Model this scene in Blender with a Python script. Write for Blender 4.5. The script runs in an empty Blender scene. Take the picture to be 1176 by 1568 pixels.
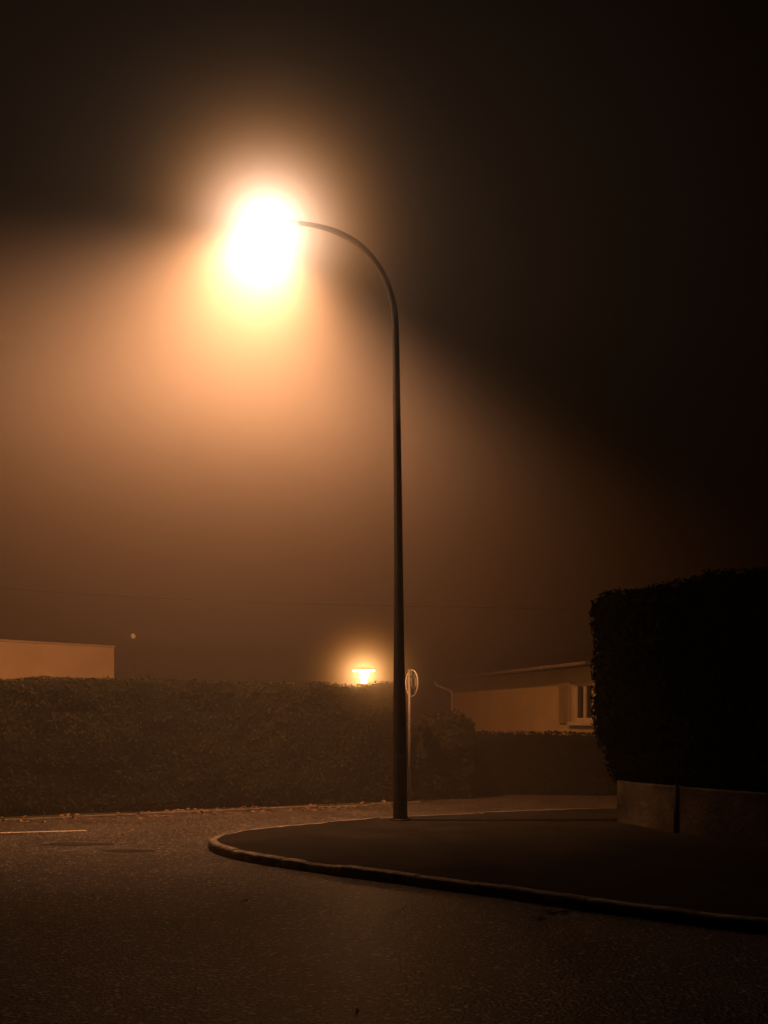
import bpy, bmesh, math, random
import numpy as np
from mathutils import Vector, noise
random.seed(3); rng=np.random.default_rng(3)
S=bpy.context.scene
S.view_settings.view_transform='Standard'; S.view_settings.look='None'; S.view_settings.exposure=0
F=1681.0; EYE=1.5; HZ=1100.0; PZ=.095
def P(px,py,d): return Vector(((px-588)/F*d, d, EYE+(HZ-py)*d/F))
def G(px,py,z=0.0):
    d=(EYE-z)*F/(py-HZ); return Vector(((px-588)/F*d,d,z))

# ---------- world ----------
w=bpy.data.worlds.new("World"); S.world=w; w.use_nodes=True
nt=w.node_tree; bg=nt.nodes['Background']
sky=nt.nodes.new('ShaderNodeTexSky'); sky.sky_type='NISHITA'; sky.sun_disc=False
sky.sun_elevation=math.radians(-6); sky.sun_rotation=math.radians(200)
nt.links.new(sky.outputs[0],bg.inputs[0]); bg.inputs[1].default_value=0.0001

# ---------- materials ----------
def mat(name,c1,c2,scale=4,rough=.8,bump=0,bscale=60,spec=.5,metal=0,detail=6,bdist=.02,c3=None):
    m=bpy.data.materials.new(name); m.use_nodes=True; t=m.node_tree; b=t.nodes['Principled BSDF']
    tc=t.nodes.new('ShaderNodeTexCoord'); n=t.nodes.new('ShaderNodeTexNoise')
    n.inputs['Scale'].default_value=scale; n.inputs['Detail'].default_value=detail; n.inputs['Roughness'].default_value=.65
    t.links.new(tc.outputs['Object'],n.inputs['Vector'])
    r=t.nodes.new('ShaderNodeValToRGB'); r.color_ramp.elements[0].position=.33; r.color_ramp.elements[1].position=.67
    r.color_ramp.elements[0].color=(*c1,1); r.color_ramp.elements[1].color=(*c2,1)
    t.links.new(n.outputs['Fac'],r.inputs['Fac']); t.links.new(r.outputs[0],b.inputs['Base Color'])
    b.inputs['Roughness'].default_value=rough; b.inputs['Metallic'].default_value=metal
    b.inputs['Specular IOR Level'].default_value=spec
    if bump:
        n2=t.nodes.new('ShaderNodeTexNoise'); n2.inputs['Scale'].default_value=bscale; n2.inputs['Detail'].default_value=4
        t.links.new(tc.outputs['Object'],n2.inputs['Vector'])
        bp=t.nodes.new('ShaderNodeBump'); bp.inputs['Strength'].default_value=bump; bp.inputs['Distance'].default_value=bdist
        t.links.new(n2.outputs['Fac'],bp.inputs['Height']); t.links.new(bp.outputs[0],b.inputs['Normal'])
    return m
M={}
M['asphalt']=mat('asphalt',(.014,.013,.011),(.07,.064,.057),.9,.48,1.0,40,.5,bdist=.04,detail=15)
# coarse aggregate: pale stones in the binder
t=M['asphalt'].node_tree; b=t.nodes['Principled BSDF']; tc=[n for n in t.nodes if n.type=='TEX_COORD'][0]
vo=t.nodes.new('ShaderNodeTexVoronoi'); vo.inputs['Scale'].default_value=42; t.links.new(tc.outputs['Object'],vo.inputs['Vector'])
sepc=t.nodes.new('ShaderNodeSeparateColor'); t.links.new(vo.outputs['Color'],sepc.inputs[0])
rp_=t.nodes.new('ShaderNodeValToRGB'); rp_.color_ramp.elements[0].position=.85; rp_.color_ramp.elements[1].position=.98
t.links.new(sepc.outputs[0],rp_.inputs['Fac'])
mx=t.nodes.new('ShaderNodeMixRGB'); src=b.inputs['Base Color'].links[0].from_socket
t.links.new(rp_.outputs[0],mx.inputs[0]); t.links.new(src,mx.inputs[1]); mx.inputs[2].default_value=(.4,.37,.33,1)
t.links.new(mx.outputs[0],b.inputs['Base Color'])
M['patch']=mat('asphalt_patch',(.012,.012,.012),(.022,.022,.022),9,.8,.6,70)
M['pave']=mat('pavement_asphalt',(.01,.009,.008),(.034,.031,.028),1.2,.9,.9,50,.2,detail=14,bdist=.03)
M['kerb']=mat('kerb_concrete',(.1,.09,.08),(.4,.37,.33),6,.8,.6,30)
M['vkerb']=mat('old_kerb_concrete',(.06,.055,.045),(.22,.2,.17),5,.85,.6,30)
M['soil']=mat('soil_grass',(.02,.025,.01),(.06,.06,.03),3,.95,.8,30,.1)
M['leaf']=mat('hedge_leaf',(.015,.016,.006),(.045,.042,.015),1.4,.8,0,spec=.06)
M['leafdark']=mat('dark_hedge_leaf',(.004,.006,.003),(.012,.015,.006),2.2,.9,0,spec=.02)
M['core']=mat('hedge_core',(.005,.006,.003),(.012,.013,.006),6,.95,.8,20,.1)
M['dry']=mat('dry_leaf',(.12,.07,.03),(.3,.2,.1),30,.7)
M['wallc']=mat('concrete_wall',(.03,.027,.022),(.15,.135,.115),2.2,.9,.7,18,.2,detail=9)
M['render_l']=mat('white_render',(.54,.56,.48),(.68,.69,.6),1.2,.9,.3,80)
M['render_r']=mat('cream_render',(.4,.38,.22),(.52,.49,.3),1.0,.9,.3,80)
M['trim']=mat('painted_trim',(.42,.42,.38),(.56,.56,.52),5,.6)
M['shut']=mat('shutter_paint',(.24,.22,.16),(.32,.29,.22),6,.6)
M['roof']=mat('roof_tile',(.03,.025,.02),(.07,.055,.045),5,.85,.6,18)
M['paint']=mat('road_paint',(.2,.2,.18),(.8,.8,.76),14,.6,.4,60)
M['pole']=mat('painted_steel',(.012,.012,.011),(.03,.028,.026),6,.6,.15,50,.3,metal=.1)
M['galv']=mat('galvanised_steel',(.16,.16,.15),(.26,.26,.25),12,.5,.1,40,metal=.3)
M['alu']=mat('lamp_housing_paint',(.5,.5,.48),(.65,.65,.62),8,.5)
M['sign']=mat('sign_face',(.5,.5,.5),(.65,.65,.65),6,.4)
M['signred']=mat('sign_red',(.4,.02,.02),(.5,.03,.03),6,.4)
M['cable']=mat('cable_rubber',(.01,.01,.01),(.02,.02,.02),6,.8)
def glassy(name,col,st):
    m=bpy.data.materials.new(name); m.use_nodes=True; t=m.node_tree; t.nodes.clear()
    o=t.nodes.new('ShaderNodeOutputMaterial'); e=t.nodes.new('ShaderNodeEmission'); tr=t.nodes.new('ShaderNodeBsdfTransparent'); a=t.nodes.new('ShaderNodeAddShader')
    e.inputs[0].default_value=(*col,1); e.inputs[1].default_value=st; tr.inputs[0].default_value=(.95,.95,.95,1)
    t.links.new(e.outputs[0],a.inputs[0]); t.links.new(tr.outputs[0],a.inputs[1]); t.links.new(a.outputs[0],o.inputs['Surface']); return m
M['lampglass']=glassy('lamp_bowl_glass',(1,.85,.65),12)
M['lantglass']=glassy('lantern_glass',(1,.75,.45),5)
M['far']=glassy('far_lamp_glass',(1,.7,.45),.25)
m=bpy.data.materials.new('window_glass'); m.use_nodes=True; b=m.node_tree.nodes['Principled BSDF']
b.inputs['Base Color'].default_value=(.01,.01,.01,1); b.inputs['Roughness'].default_value=.08; M['glass']=m

# ---------- mesh helpers ----------
def obj(name,vs,fs,m,parent=None,smooth=False):
    me=bpy.data.meshes.new(name); me.from_pydata([tuple(v) for v in vs],[],fs); me.update()
    bm=bmesh.new(); bm.from_mesh(me); bmesh.ops.recalc_face_normals(bm,faces=bm.faces); bm.to_mesh(me); bm.free()
    if smooth: me.polygons.foreach_set('use_smooth',[True]*len(me.polygons))
    o=bpy.data.objects.new(name,me); S.collection.objects.link(o); me.materials.append(M[m])
    if parent: o.parent=parent
    return o
def empty(name):
    o=bpy.data.objects.new(name,None); S.collection.objects.link(o); return o
def bevel(o,wd,seg=2):
    md=o.modifiers.new('b','BEVEL'); md.width=wd; md.segments=seg; return o
def box(name,o,ux,uy,uz,m,parent=None,bv=0):
    o=Vector(o);ux=Vector(ux);uy=Vector(uy);uz=Vector(uz)
    v=[o,o+ux,o+ux+uy,o+uy]; v=v+[p+uz for p in v]
    ob=obj(name,v,[(0,1,2,3),(4,5,6,7),(0,1,5,4),(1,2,6,5),(2,3,7,6),(3,0,4,7)],m,parent)
    if bv: bevel(ob,bv)
    return ob
def tube(name,pts,rad,m,parent=None,n=20,cap=True):
    pts=[Vector(p) for p in pts]; vs=[];fs=[]
    for i,p in enumerate(pts):
        t=(pts[min(i+1,len(pts)-1)]-pts[max(i-1,0)]).normalized()
        a=Vector((0,1,0)) if abs(t.y)<.9 else Vector((1,0,0))
        u=t.cross(a).normalized(); v=t.cross(u).normalized()
        r=rad[i] if hasattr(rad,'__len__') else rad
        for k in range(n):
            an=2*math.pi*k/n; vs.append(p+(u*math.cos(an)+v*math.sin(an))*r)
    for i in range(len(pts)-1):
        for k in range(n):
            fs.append((i*n+k,i*n+(k+1)%n,(i+1)*n+(k+1)%n,(i+1)*n+k))
    if cap: fs.append(tuple(range(n))); fs.append(tuple(range((len(pts)-1)*n,len(pts)*n)))
    return obj(name,vs,fs,m,parent,True)
def smoothpoly(pts,n=8):
    out=[];p=[Vector(q) for q in pts]
    for i in range(len(p)-1):
        a=p[max(i-1,0)];b=p[i];c=p[i+1];d=p[min(i+2,len(p)-1)]
        for k in range(n):
            t=k/n; out.append(.5*((2*b)+(c-a)*t+(2*a-5*b+4*c-d)*t*t+(3*b-a-3*c+d)*t**3))
    out.append(p[-1]); return out

# ---------- ground / road / pavement ----------
def grid(name,x0,x1,y0,y1,z,m,nx=1,ny=1):
    vs=[(x0+(x1-x0)*i/nx,y0+(y1-y0)*j/ny,z) for j in range(ny+1) for i in range(nx+1)]
    fs=[(j*(nx+1)+i,j*(nx+1)+i+1,(j+1)*(nx+1)+i+1,(j+1)*(nx+1)+i) for j in range(ny) for i in range(nx)]
    return obj(name,vs,fs,m)
grid('ground',-300,300,-100,500,-.004,'soil')
HA=Vector((-5.72,16.3)); HB=Vector((.14,19.4)); hd=(HB-HA).normalized(); hn=Vector((hd.y,-hd.x))
def hl(s,off=0): q=HA+hd*s+hn*off; return q
LA=hl(-22,.35); LB=hl(6.8,.35)
road=[(-40,-10),(40,-10),(40,24),(8,21.2),(2.2,21.3),(1.2,20.6),(LB.x,LB.y),(LA.x,LA.y),(-40,LA.y-5)]
obj('road',[(x,y,0) for x,y in road],[tuple(range(len(road)))],'asphalt')
va=[hl(-22,.35),hl(6.8,.35),hl(6.8,-.5),hl(-22,-.5)]
obj('grass_verge',[(q.x,q.y,.03) for q in va],[(0,1,2,3)],'soil')
vk=empty('verge_kerb')
s=-22
while s<6.7:
    q=hl(s+.01,.35+random.uniform(-.01,.01)); box('kerb_stone',(q.x,q.y,-.02),(hd.x*.97,hd.y*.97,0),(hn.x*.08,hn.y*.08,0),(0,0,.06+random.uniform(-.012,.008)),'vkerb',vk,.012); s+=1

near=[(1500,1452),(1176,1408),(1030,1391),(900,1375),(750,1354),(600,1335),(520,1325),(455,1316),(400,1308),(358,1300),(332,1292),(328,1284),(346,1277),(392,1270),(460,1263),(540,1256),(640,1249),(800,1242),(935,1237)]
kp=[G(a,b,PZ) for a,b in near]
kp[0]=Vector((5.2,5.9,PZ)); kp.insert(0,Vector((12,1.5,PZ)))
kp.append(Vector((6,17.8,PZ))); kp.append(Vector((12,18.4,PZ)))
ks=smoothpoly(kp,10)
obj('pavement',[(p.x,p.y,PZ-.004) for p in ks]+[(14,18,PZ-.004),(14,2,PZ-.004)],[tuple(range(len(ks)+2))],'pave')
kb=empty('kerb')
def resample(pts,step):
    out=[pts[0].copy()];acc=0
    for i in range(1,len(pts)):
        a=pts[i-1];b=pts[i];L=(b-a).length
        while acc+L>=step:
            t=(step-acc)/L; a=a+(b-a)*t; out.append(a.copy()); L=(b-a).length; acc=0
        acc+=L
    return out
rs=resample(ks,.1)
nor=[]
for i in range(len(rs)):
    t=(rs[min(i+1,len(rs)-1)]-rs[max(i-1,0)]).normalized(); nor.append(Vector((-t.y,t.x,0)))
if (nor[len(rs)//3].y)>0: nor=[-n for n in nor]
K=9; i=0
while i+K<len(rs):
    seg=range(i,i+K+1); vs=[];fs=[]; dz=random.uniform(-.007,.007); do=random.uniform(-.008,.008)
    for j in seg:
        p=rs[j]; n=nor[j]; e=Vector((0,0,0))
        if j==i or j==i+K:
            t=(rs[min(j+1,len(rs)-1)]-rs[max(j-1,0)]).normalized(); e=t*(.006 if j==i else -.006)
        wob=noise.noise(Vector((p.x*5,p.y*5,3)))*.01
        for off,z in ((-.04,-.02),(-.04,PZ+.002+dz+wob),(.03,PZ+.002+dz+wob),(.046,PZ-.01+dz+wob),(.052,PZ-.03+dz),(.058,-.02)):
            vs.append((p.x+n.x*(off+do+wob)+e.x,p.y+n.y*(off+do+wob)+e.y,z))
    m_=6;N=K+1
    for a in range(N-1):
        for k in range(m_): fs.append((a*m_+k,a*m_+(k+1)%m_,(a+1)*m_+(k+1)%m_,(a+1)*m_+k))
    fs.append(tuple(range(m_))); fs.append(tuple(range((N-1)*m_,N*m_)))
    obj('kerb_stone',vs,fs,'kerb',kb); i+=K
a=G(-120,1279);b=G(132,1272)
t=(b-a).normalized();n=Vector((-t.y,t.x,0))*.06
obj('road_marking',[v+Vector((0,0,.004)) for v in (a-n,b-n,b+n,a+n)],[(0,1,2,3)],'paint')
def blob(name,px,py,rx,ry,z,m):
    c=G(px,py);vs=[]
    for k in range(26):
        an=2*math.pi*k/26; r=1+.18*noise.noise(Vector((math.cos(an)*1.7+px,math.sin(an)*1.7,py)))*2
        vs.append((c.x+rx*r*math.cos(an),c.y+ry*r*math.sin(an),z))
    obj(name,vs,[tuple(range(26))],m)
blob('asphalt_patch',115,1293,.42,.16,.004,'patch')
blob('asphalt_patch',195,1303,.3,.14,.004,'patch')

# ---------- hedges ----------
def hedge(name,A,B,half,H,prof,count,leaf,lm,z0=0,amp=.05,nfreq=1.3,res=.15,leafoff=.05):
    A=Vector(A);B=Vector(B);d=(B-A);L=d.length;d=d/L if L>1e-6 else Vector((1,0)); n=Vector((-d.y,d.x))
    loop=[]
    ns=max(2,int(L/res))
    def add(c,dirv,r): loop.append((c+dirv*r,c))
    for i in range(ns+1): add(A+d*(L*i/ns),-n,half)
    na=14
    for i in range(1,na):
        an=-math.pi/2+math.pi*i/na; cx,cy=math.cos(an),math.sin(an)
        r=1/((abs(cx)**5+abs(cy)**5)**(1/5)); add(B,d*cx+n*cy,half*r)
    for i in range(ns+1): add(B-d*(L*i/ns),n,half)
    for i in range(1,na):
        an=math.pi/2+math.pi*i/na; cx,cy=math.cos(an),math.sin(an)
        r=1/((abs(cx)**5+abs(cy)**5)**(1/5)); add(A,d*cx+n*cy,half*r)
    pr=[]
    for i in range(len(prof)-1):
        (za,ka),(zb,kb_)=prof[i],prof[i+1]; m_=max(1,int(max(abs(zb-za)*H,abs(kb_-ka)*half)/res))
        for j in range(m_): pr.append((za+(zb-za)*j/m_,ka+(kb_-ka)*j/m_))
    pr.append(prof[-1])
    vs=[];fs=[];Ln=len(loop)
    for zf,k in pr:
        for o_,c_ in loop:
            q=o_.lerp(c_,k); p=Vector((q.x,q.y,z0+zf*H)); out=(o_-c_); out=Vector((out.x,out.y,0)).normalized()
            up=Vector((0,0,1)) if zf>.97 else Vector((0,0,0))
            f=noise.noise(p*nfreq)*amp*1.6+noise.noise(p*nfreq*4)*amp*.7
            p=p+(out*(1-k)+up*.7)*f; vs.append(p)
    for r in range(len(pr)-1):
        for k in range(Ln): fs.append((r*Ln+k,r*Ln+(k+1)%Ln,(r+1)*Ln+(k+1)%Ln,(r+1)*Ln+k))
    V=np.array([tuple(v) for v in vs]); T=np.array([(f[0],f[1],f[2]) for f in fs]+[(f[0],f[2],f[3]) for f in fs])
    a_,b_,c_=V[T[:,0]],V[T[:,1]],V[T[:,2]]; cr=np.cross(b_-a_,c_-a_); ar=np.linalg.norm(cr,axis=1)
    nn=cr/np.maximum(ar,1e-9)[:,None]
    idx=rng.choice(len(T),count,p=ar/ar.sum()); r1=np.sqrt(rng.random(count));r2=rng.random(count)
    p=a_[idx]*(1-r1)[:,None]+b_[idx]*(r1*(1-r2))[:,None]+c_[idx]*(r1*r2)[:,None]
    nv=nn[idx]
    if (nv[:,2][p[:,2]>z0+H*.98].mean() if (p[:,2]>z0+H*.98).any() else 1)<0: nv=-nv
    p=p+nv*(rng.random(count)**2.0*leafoff*2-.01)[:,None]
    u=rng.normal(size=(count,3)); nl=nv*1.0+rng.normal(size=(count,3))*.4; nl/=np.linalg.norm(nl,axis=1)[:,None]
    u=u-nl*(u*nl).sum(1)[:,None]; u/=np.linalg.norm(u,axis=1)[:,None]; v=np.cross(nl,u)
    sz=leaf*(.6+.8*rng.random(count))[:,None]
    q=np.stack([p-u*sz*.5,p+v*sz*.28+nl*sz*.08,p+u*sz*.5,p-v*sz*.28+nl*sz*.08],1).reshape(-1,3)
    base=len(vs); allv=np.vstack([V,q]); 
    lf=[(base+4*i,base+4*i+1,base+4*i+2,base+4*i+3) for i in range(count)]
    me=bpy.data.meshes.new(name); me.from_pydata(allv.tolist(),[],fs+lf); me.materials.append(M['core']); me.materials.append(M[lm])
    mi=[0]*len(fs)+[1]*count; me.polygons.foreach_set('material_index',mi); me.update()
    o=bpy.data.objects.new(name,me); S.collection.objects.link(o); return o
flat=[(0,.05),(.08,0),(.93,.0),(.98,.08),(1,.2),(1,1)]
ha=hl(-12,-.55); hb=hl(6.45,-.55)
hedge('hedge',ha,hb,.5,2.07,flat,120000,.05,'leaf',amp=.07,leafoff=.03)
hedge('shrub',(.95,20.6),(1.3,20.7),.38,1.55,[(0,.3),(.2,.05),(.6,0),(.85,.15),(.96,.45),(1,.8),(1,1)],9000,.07,'leaf',amp=.12,nfreq=2.5)
hedge('low_hedge',(1.75,22.2),(6.0,21.4),.35,1.14,flat,14000,.07,'leafdark',amp=.04)
W=[Vector((3.18,15.0)),Vector((3.59,13.5)),Vector((4.3,12.3)),Vector((6.6,8.5))]
hedge('tall_hedge',(3.86,15.0),(6.9,9.2),.8,2.56,[(0,.35),(.06,.18),(.3,.07),(.8,0),(.93,.03),(.98,.12),(1,.25),(1,1)],70000,.075,'leafdark',z0=.62,amp=.08,nfreq=1.6)

gw=empty('garden_wall')
def seg(a,b,z1):
    d=(b-a).normalized(); n=Vector((-d.y,d.x)); 
    if n.x<0: n=-n
    box('wall_panel',(a.x,a.y,.07),((b-a).x,(b-a).y,0),(n.x*.2,n.y*.2,0),(0,0,z1),'wallc',gw,.012)
d0=(W[1]-W[0]).normalized(); d1=(W[2]-W[1]).normalized()
seg(W[0],W[1]-d0*.04,.58); seg(W[1]+d1*.05,W[2],.58); seg(W[2]+(W[3]-W[2]).normalized()*.004,W[3],.58)
box('end_panel',(W[0].x+.21,W[0].y+.004,.07),(3,.4,0),(0,.2,0),(0,0,.57),'wallc',gw,.012)
tube('metal_post',[(W[1].x+.0,W[1].y-.01,.07),(W[1].x+.0,W[1].y-.01,.68)],.03,'pole',gw,12)

# ---------- street lamp ----------
D=15.2
sl=empty('street_lamp')
b0=Vector((25/F*D,D,PZ-.004))
prof=[(612.5,1200,.098),(612,1100,.092),(611,1000,.075),(610,850,.062),(608.5,700,.055),(607,600,.052),(605.5,500,.047),(601,462,.045),(589,425,.044),(569,394,.042),(545,371,.04),(515,355,.038),(485,346,.033),(455,341,.03)]
pts=[b0]+[P(a,b,D) for a,b,_ in prof]; rad=[.1]+[c for *_,c in prof]
sp=smoothpoly(pts,6); rr=[]
for i in range(len(rad)-1):
    for k in range(6): rr.append(rad[i]+(rad[i+1]-rad[i])*k/6)
rr.append(rad[-1])
tube('mast',sp,rr,'pole',sl,28)
tube('base_flange',[(b0.x,D,PZ-.01),(b0.x,D,PZ+.018)],.15,'pole',sl,24)
for k in range(4):
    an=k*math.pi/2+.7; tube('anchor_bolt',[(b0.x+.125*math.cos(an),D+.125*math.sin(an),PZ+.018),(b0.x+.125*math.cos(an),D+.125*math.sin(an),PZ+.045)],.012,'pole',sl,6)
box('access_door',(b0.x-.045,D-.105,.6),(.09,0,0),(0,.02,0),(0,0,.38),'pole',sl,.004)
hc=P(412,338,D); ax=Vector((-1,0,.12)).normalized(); up=Vector((.12,0,1)).normalized(); sd=Vector((0,1,0))
def loft(name,hc,secs,m,parent,n=24):
    vs=[];fs=[]
    for (u,wd,zt,zb) in secs:
        for k in range(n):
            an=2*math.pi*k/n; c=math.cos(an);s_=math.sin(an)
            vs.append(hc+ax*u+sd*(wd*c)+up*((zt if s_>0 else zb)*abs(s_)*(1 if s_>0 else -1)))
    for i in range(len(secs)-1):
        for k in range(n): fs.append((i*n+k,i*n+(k+1)%n,(i+1)*n+(k+1)%n,(i+1)*n+k))
    fs.append(tuple(range(n)));fs.append(tuple(range((len(secs)-1)*n,len(secs)*n)))
    return obj(name,vs,fs,m,parent,True)
HS=[(-.42,.035,.035,.035),(-.34,.06,.05,.03),(-.2,.11,.07,.012),(0,.14,.08,.01),(.2,.12,.065,.01),(.33,.07,.04,.008),(.38,.02,.015,.005)]
BS=[(-.2,.02,-.012,.03),(-.15,.09,-.013,.1),(0,.125,-.013,.17),(.2,.11,-.013,.15),(.29,.06,-.013,.08),(.32,.02,-.012,.03)]
loft('housing',hc,HS,'alu',sl)
loft('glass_bowl',hc,BS,'lampglass',sl)
def light(kind,name,loc,e,col,r,parent):
    l=bpy.data.lights.new(name,kind); l.energy=e; l.color=col; l.shadow_soft_size=r
    o=bpy.data.objects.new(name,l); o.location=loc; S.collection.objects.link(o); o.parent=parent; return o
lp=hc-up*.14+ax*.05
so=light('SPOT','lamp_beam',lp,5700,(1,.53,.3),.07,sl)
so.data.spot_size=math.radians(157); so.data.spot_blend=1.0
so.rotation_euler=Vector((-.35,.6,-.88)).to_track_quat('-Z','Y').to_euler()
light('POINT','lamp_glow',lp,3,(1,.5,.25),.07,sl)

# emissive sphere painting in the fog's multiply-scattered light, falling off with distance from the lamp
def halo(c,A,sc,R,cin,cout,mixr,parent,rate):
    m=bpy.data.materials.new('emissive_halo'); m.use_nodes=True; t=m.node_tree; t.nodes.clear(); L=t.links
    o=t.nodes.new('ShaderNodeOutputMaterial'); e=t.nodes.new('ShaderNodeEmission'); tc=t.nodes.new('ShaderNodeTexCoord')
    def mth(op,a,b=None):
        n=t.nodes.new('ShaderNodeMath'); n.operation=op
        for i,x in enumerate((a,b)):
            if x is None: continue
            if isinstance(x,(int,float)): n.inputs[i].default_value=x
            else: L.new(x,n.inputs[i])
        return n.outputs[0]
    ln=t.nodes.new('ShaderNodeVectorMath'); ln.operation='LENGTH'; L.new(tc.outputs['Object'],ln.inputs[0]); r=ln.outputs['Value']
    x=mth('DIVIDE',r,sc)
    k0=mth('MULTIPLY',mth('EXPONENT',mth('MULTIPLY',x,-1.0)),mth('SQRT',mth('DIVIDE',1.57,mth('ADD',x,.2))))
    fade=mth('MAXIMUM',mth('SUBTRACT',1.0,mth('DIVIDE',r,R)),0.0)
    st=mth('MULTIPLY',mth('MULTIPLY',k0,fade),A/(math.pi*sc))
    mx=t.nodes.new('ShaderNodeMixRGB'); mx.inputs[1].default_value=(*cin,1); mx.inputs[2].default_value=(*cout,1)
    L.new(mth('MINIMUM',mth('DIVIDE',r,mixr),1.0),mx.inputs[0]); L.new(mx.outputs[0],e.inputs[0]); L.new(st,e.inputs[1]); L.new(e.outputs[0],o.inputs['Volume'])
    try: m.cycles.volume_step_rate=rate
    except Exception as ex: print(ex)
    bm=bmesh.new(); bmesh.ops.create_icosphere(bm,subdivisions=4,radius=R); me=bpy.data.meshes.new('emissive_halo'); bm.to_mesh(me); bm.free()
    ob=bpy.data.objects.new('emissive_halo',me); ob.location=c; S.collection.objects.link(ob); me.materials.append(m); ob.parent=parent
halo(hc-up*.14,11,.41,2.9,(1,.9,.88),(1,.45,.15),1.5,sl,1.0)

# ---------- garden lantern ----------
gl=empty('garden_lantern'); c=P(557,1033,19.55)
tube('post',[(c.x,c.y,0),(c.x,c.y,.5),(c.x,c.y,c.z-.19)],[.06,.04,.03],'pole',gl,14)
tube('glass',[(c.x,c.y,c.z-.16),(c.x,c.y,c.z+.05)],[.055,.1],'lantglass',gl,12)
tube('cap_glow',[(c.x,c.y,c.z+.055),(c.x,c.y,c.z+.078)],[.19,.2],'lantglass',gl,24)  # added glowing disc, stands in for the lit underside of the cap
tube('cap',[(c.x,c.y,c.z+.082),(c.x,c.y,c.z+.1),(c.x,c.y,c.z+.14),(c.x,c.y,c.z+.17)],[.2,.19,.08,.02],'alu',gl,24)
tube('collar',[(c.x,c.y,c.z-.19),(c.x,c.y,c.z-.165)],[.04,.065],'pole',gl,14)
for k in range(4):
    an=k*math.pi/2+.5; tube('rib',[(c.x+.06*math.cos(an),c.y+.06*math.sin(an),c.z-.16),(c.x+.11*math.cos(an),c.y+.11*math.sin(an),c.z+.052)],.005,'pole',gl,6)
light('POINT','lantern_light',(c.x,c.y,c.z-.03),50,(1,.5,.2),.05,gl)
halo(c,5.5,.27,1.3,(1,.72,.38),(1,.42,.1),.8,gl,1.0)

fl=empty('distant_lamp'); c=P(204,974,36)
tube('post',[(c.x,c.y,0),(c.x,c.y,c.z-.08)],[.03,.015],'pole',fl,10)
tube('globe',[(c.x,c.y,c.z-.08),(c.x,c.y,c.z-.05),(c.x,c.y,c.z),(c.x,c.y,c.z+.05),(c.x,c.y,c.z+.08)],[.03,.07,.085,.07,.02],'far',fl,14)

# ---------- traffic sign ----------
ts=empty('traffic_sign'); q=P(627,1228,19.3); q.z=.02; sc=P(631,1046,19.25)
tube('post',[(q.x,q.y,0),(q.x,q.y,sc.z+.24)],.026,'galv',ts,14)
th=math.radians(64); nrm=Vector((math.sin(th),math.cos(th),0)); tr=Vector((math.cos(th),-math.sin(th),0))
def disc(name,cc,r,t0,t1,m,n=36):
    vs=[cc+nrm*t+(tr*math.cos(2*math.pi*k/n)+Vector((0,0,1))*math.sin(2*math.pi*k/n))*r for t in (t0,t1) for k in range(n)]
    fs=[(k,(k+1)%n,n+(k+1)%n,n+k) for k in range(n)]+[tuple(range(n)),tuple(range(n,2*n))]
    return obj(name,vs,fs,m,ts)
dc=Vector((q.x,q.y,sc.z))+nrm*.05
disc('plate',dc,.235,0,.006,'pole'); disc('face',dc,.222,.008,.010,'signred'); disc('face_inner',dc,.17,.012,.014,'sign')
n=36; rim=[dc+(tr*math.cos(2*math.pi*k/n)+Vector((0,0,1))*math.sin(2*math.pi*k/n))*.232 for k in range(n+1)]
tube('rim',rim,.010,'trim',ts,8,False)
for dz in (-.1,.1): box('bracket',Vector((q.x,q.y,sc.z+dz))-tr*.12+nrm*.03,tr*.24,nrm*.018,(0,0,.03),'pole',ts)

# ---------- left flat-roofed house ----------
fh=empty('flat_roofed_house')
R=P(175,985,27);zt=R.z; R=Vector((R.x,R.y)); Lp=P(0,975,24.8); Lp=Vector((Lp.x,Lp.y)); dv=(Lp-R).normalized(); nb=Vector((dv.y,-dv.x)); 
if nb.y<0: nb=-nb
e3=lambda v,l:(v.x*l,v.y*l,0)
box('walls',(R.x,R.y,-.05),e3(dv,6.5),e3(nb,6),(0,0,zt-.06),'render_l',fh,.01)
o_=R-dv*.02-nb*.02
box('parapet_coping',(o_.x,o_.y,zt-.108),e3(dv,6.54),e3(nb,6.04),(0,0,.05),'trim',fh,.01)
o_=R+dv*3.2-nb*.02
box('window_frame',(o_.x,o_.y,1.0),e3(dv,1.3),e3(nb,.04),(0,0,1.2),'trim',fh,.01)
o_=o_+dv*.07-nb*.006; box('window_pane',(o_.x,o_.y,1.07),e3(dv,1.16),e3(nb,.02),(0,0,1.06),'glass',fh)

# ---------- right bungalow ----------
bh=empty('bungalow')
A2=Vector((105/F*31,31.0)); B2=Vector((307/F*22.6,22.6)); ud=(B2-A2).normalized(); Lw=(B2-A2).length+.5
nb=Vector((ud.y,-ud.x)); 
if nb.x<0: nb=-nb
EZ=2.56
def wp(px):
    k=(px-588)/F
    return (k*A2.y-A2.x)/(ud.x-k*ud.y)
s0=wp(876);s1=wp(906);zb,zw=1.42,2.26
def wb(name,sa,sb,za,zb_,off0,off1,m,bv=0):
    o=A2+ud*sa+nb*off0; return box(name,(o.x,o.y,za),e3(ud,sb-sa),e3(nb,off1-off0),(0,0,zb_-za),m,bh,bv)
wb('wall_left',0,s0,-.05,EZ,0,.25,'render_r'); wb('wall_right',s1,Lw,-.05,EZ,0,.25,'render_r')
wb('wall_under_window',s0,s1,-.05,zb,0,.25,'render_r'); wb('wall_over_window',s0,s1,zw,EZ,0,.25,'render_r')
o=A2+nb*.252; box('gable_wall',(o.x,o.y,-.05),e3(nb,7),e3(ud,.25),(0,0,EZ+.05),'render_r',bh)
o=A2+ud*(Lw-.25)+nb*.252; box('near_wall',(o.x,o.y,-.05),e3(nb,7),e3(ud,.25),(0,0,EZ+.05),'render_r',bh)
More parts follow.
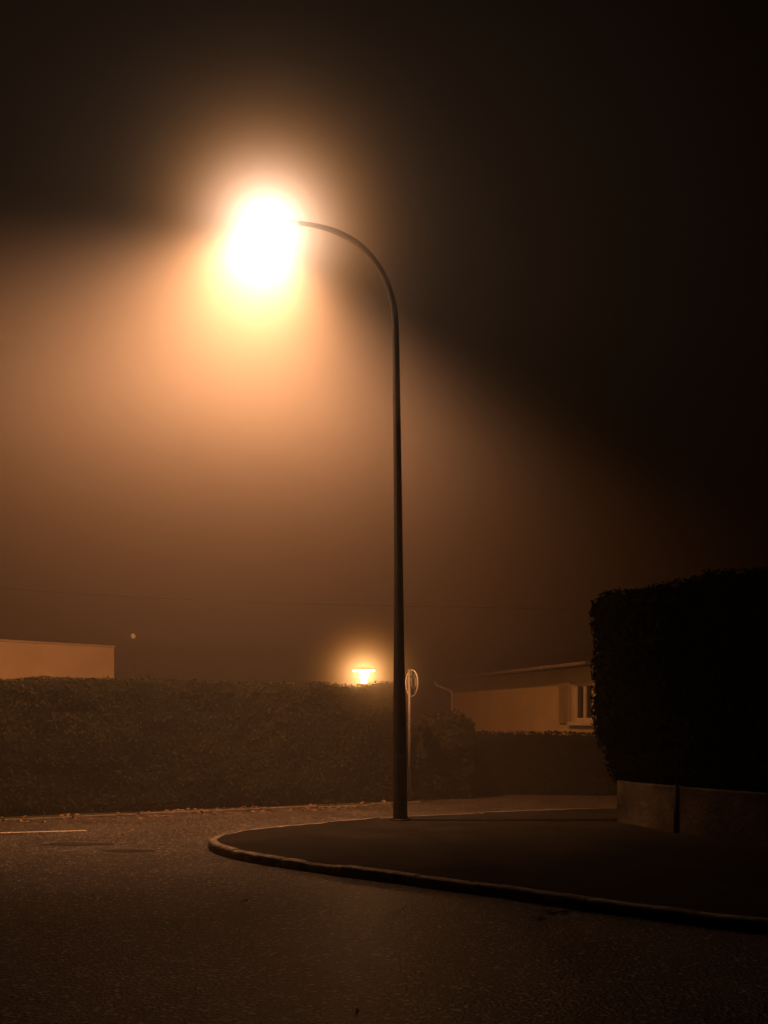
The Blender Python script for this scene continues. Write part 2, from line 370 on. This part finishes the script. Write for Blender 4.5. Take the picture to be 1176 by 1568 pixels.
wb('window_sill',s0-.08,s1+.08,zb-.07,zb-.003,-.09,.1,'trim',.008)
for nm,sa,sb,za,zc in (('frame_l',s0,s0+.09,zb,zw),('frame_r',s1-.09,s1,zb,zw),('frame_t',s0+.09,s1-.09,zw-.09,zw),('frame_b',s0+.09,s1-.09,zb,zb+.09),('mullion',(s0+s1)/2-.05,(s0+s1)/2+.05,zb+.09,zw-.09)):
    wb(nm,sa,sb,za,zc,.06,.12,'trim')
wb('pane',s0+.08,s1-.08,zb+.08,zw-.08,.088,.094,'glass')
sh=wp(858)
wb('shutter',sh,s0-.03,zb-.02,zw+.03,-.045,-.004,'shut',.004)
nsl=14
for k in range(nsl):
    z=zb+.04+k*(zw-zb-.06)/nsl
    wb('slat',sh+.08,s0-.11,z,z+.02,-.06,-.046,'shut')
ov=.35
def rp(s,off,z): q=A2+ud*s+nb*off; return Vector((q.x,q.y,z))
sl_=math.tan(math.radians(1.5))
v=[rp(-.5,-ov,EZ),rp(Lw+.4,-ov,EZ),rp(Lw+.4,7.4,EZ+sl_*7.8),rp(-.5,7.4,EZ+sl_*7.8)]
v+= [x+Vector((0,0,.07)) for x in v]
obj('roof',v,[(0,1,2,3),(4,5,6,7),(0,1,5,4),(1,2,6,5),(2,3,7,6),(3,0,4,7)],'roof',bh)
tube('gutter',[rp(-.55,-ov-.05,EZ+.03),rp(Lw+.4,-ov-.05,EZ+.03)],.04,'vkerb',bh,12)
tube('downpipe',[rp(-.4,-ov-.05,EZ+.0),rp(-.38,-ov-.02,EZ-.12),rp(.08,-.06,EZ-.3),rp(.1,-.05,EZ-.4),rp(.1,-.05,0)],.03,'trim',bh,10)

cp=[]
for k in range(41):
    t=k/40; x=-22+t*26; cp.append((x,24,5.2-2.2*t-.6*math.sin(math.pi*t)+.9))
tube('overhead_cable',cp,.0025,'cable',None,6)

# ---------- fallen leaves ----------
vs=[];fs=[]
def leafat(x,y,z,s):
    an=random.uniform(0,6.28);u=Vector((math.cos(an),math.sin(an),random.uniform(-.3,.5)))*s;v=Vector((-math.sin(an),math.cos(an),random.uniform(-.3,.5)))*s*.6
    c=Vector((x,y,z+s*.35)); b=len(vs); vs.extend([c-u,c-u*.2+v,c+u,c-u*.1-v+Vector((0,0,s*.3))]); fs.append((b,b+1,b+2,b+3))
for k in range(700):
    q=hl(random.uniform(-12,6.6),.43+abs(random.gauss(0,.25))); leafat(q.x,q.y,.0,random.uniform(.015,.045))
for k in range(300):
    q=hl(random.uniform(-12,6.6),random.uniform(0,.34)); leafat(q.x,q.y,.03,random.uniform(.02,.05))
for (px,py,nn,sp_) in ((852,1398,9,.06),(835,1407,4,.05),(480,1345,3,.08),(620,1395,3,.1),(497,1236,18,.12),(348,1243,14,.1),(258,1250,10,.1),(400,1385,3,.2)):
    c=G(px,py)
    for k in range(nn): leafat(c.x+random.gauss(0,sp_),c.y+random.gauss(0,sp_),.0,random.uniform(.018,.045))
for k in range(200):
    leafat(random.uniform(-6,5),random.uniform(5,16),.0,random.uniform(.006,.018))
obj('fallen_leaves',vs,fs,'dry')

# ---------- fog: thin at ground level, thicker above ----------
def fogmat(name,dens,absd):
    fm=bpy.data.materials.new(name); fm.use_nodes=True; t=fm.node_tree; t.nodes.clear()
    o=t.nodes.new('ShaderNodeOutputMaterial'); sc_=t.nodes.new('ShaderNodeVolumeScatter'); ab=t.nodes.new('ShaderNodeVolumeAbsorption'); ad=t.nodes.new('ShaderNodeAddShader')
    sc_.inputs['Color'].default_value=(1,1,1,1); sc_.inputs['Density'].default_value=dens; sc_.inputs['Anisotropy'].default_value=.0
    if absd>0:
        ab.inputs['Color'].default_value=(.95,.54,.0,1); ab.inputs['Density'].default_value=absd
        t.links.new(sc_.outputs[0],ad.inputs[0]); t.links.new(ab.outputs[0],ad.inputs[1]); t.links.new(ad.outputs[0],o.inputs['Volume'])
    else: t.links.new(sc_.outputs[0],o.inputs['Volume'])
    try: fm.cycles.homogeneous_volume=True
    except Exception as ex: print(ex)
    M[name]=fm
fogmat('fog_low',.013,.047); fogmat('fog_high',.049,0)
fo=empty('fog')
box('fog_low',(-45,7.5,-.5),(90,0,0),(0,50,0),(0,0,16),'fog_low',fo)
# denser upper bank whose underside sinks with distance
pf=[(7.7,7.0),(26,3.4),(56,3.0),(56,10.6),(7.7,10.6)]
vs=[(-44,y,z) for y,z in pf]+[(44,y,z) for y,z in pf]
fs=[tuple(range(5)),tuple(range(5,10))]+[(k,(k+1)%5,5+(k+1)%5,5+k) for k in range(5)]
obj('fog_high',vs,fs,'fog_high',fo)

# ---------- camera ----------
cam=bpy.data.cameras.new('camera'); co=bpy.data.objects.new('camera',cam); S.collection.objects.link(co); S.camera=co
co.location=(0,0,EYE); co.rotation_euler=(math.radians(90),0,0)
cam.sensor_fit='VERTICAL'; cam.sensor_height=24; cam.lens=24*F/1568; cam.shift_y=(HZ-784)/1568; cam.clip_end=1000; cam.clip_start=.05
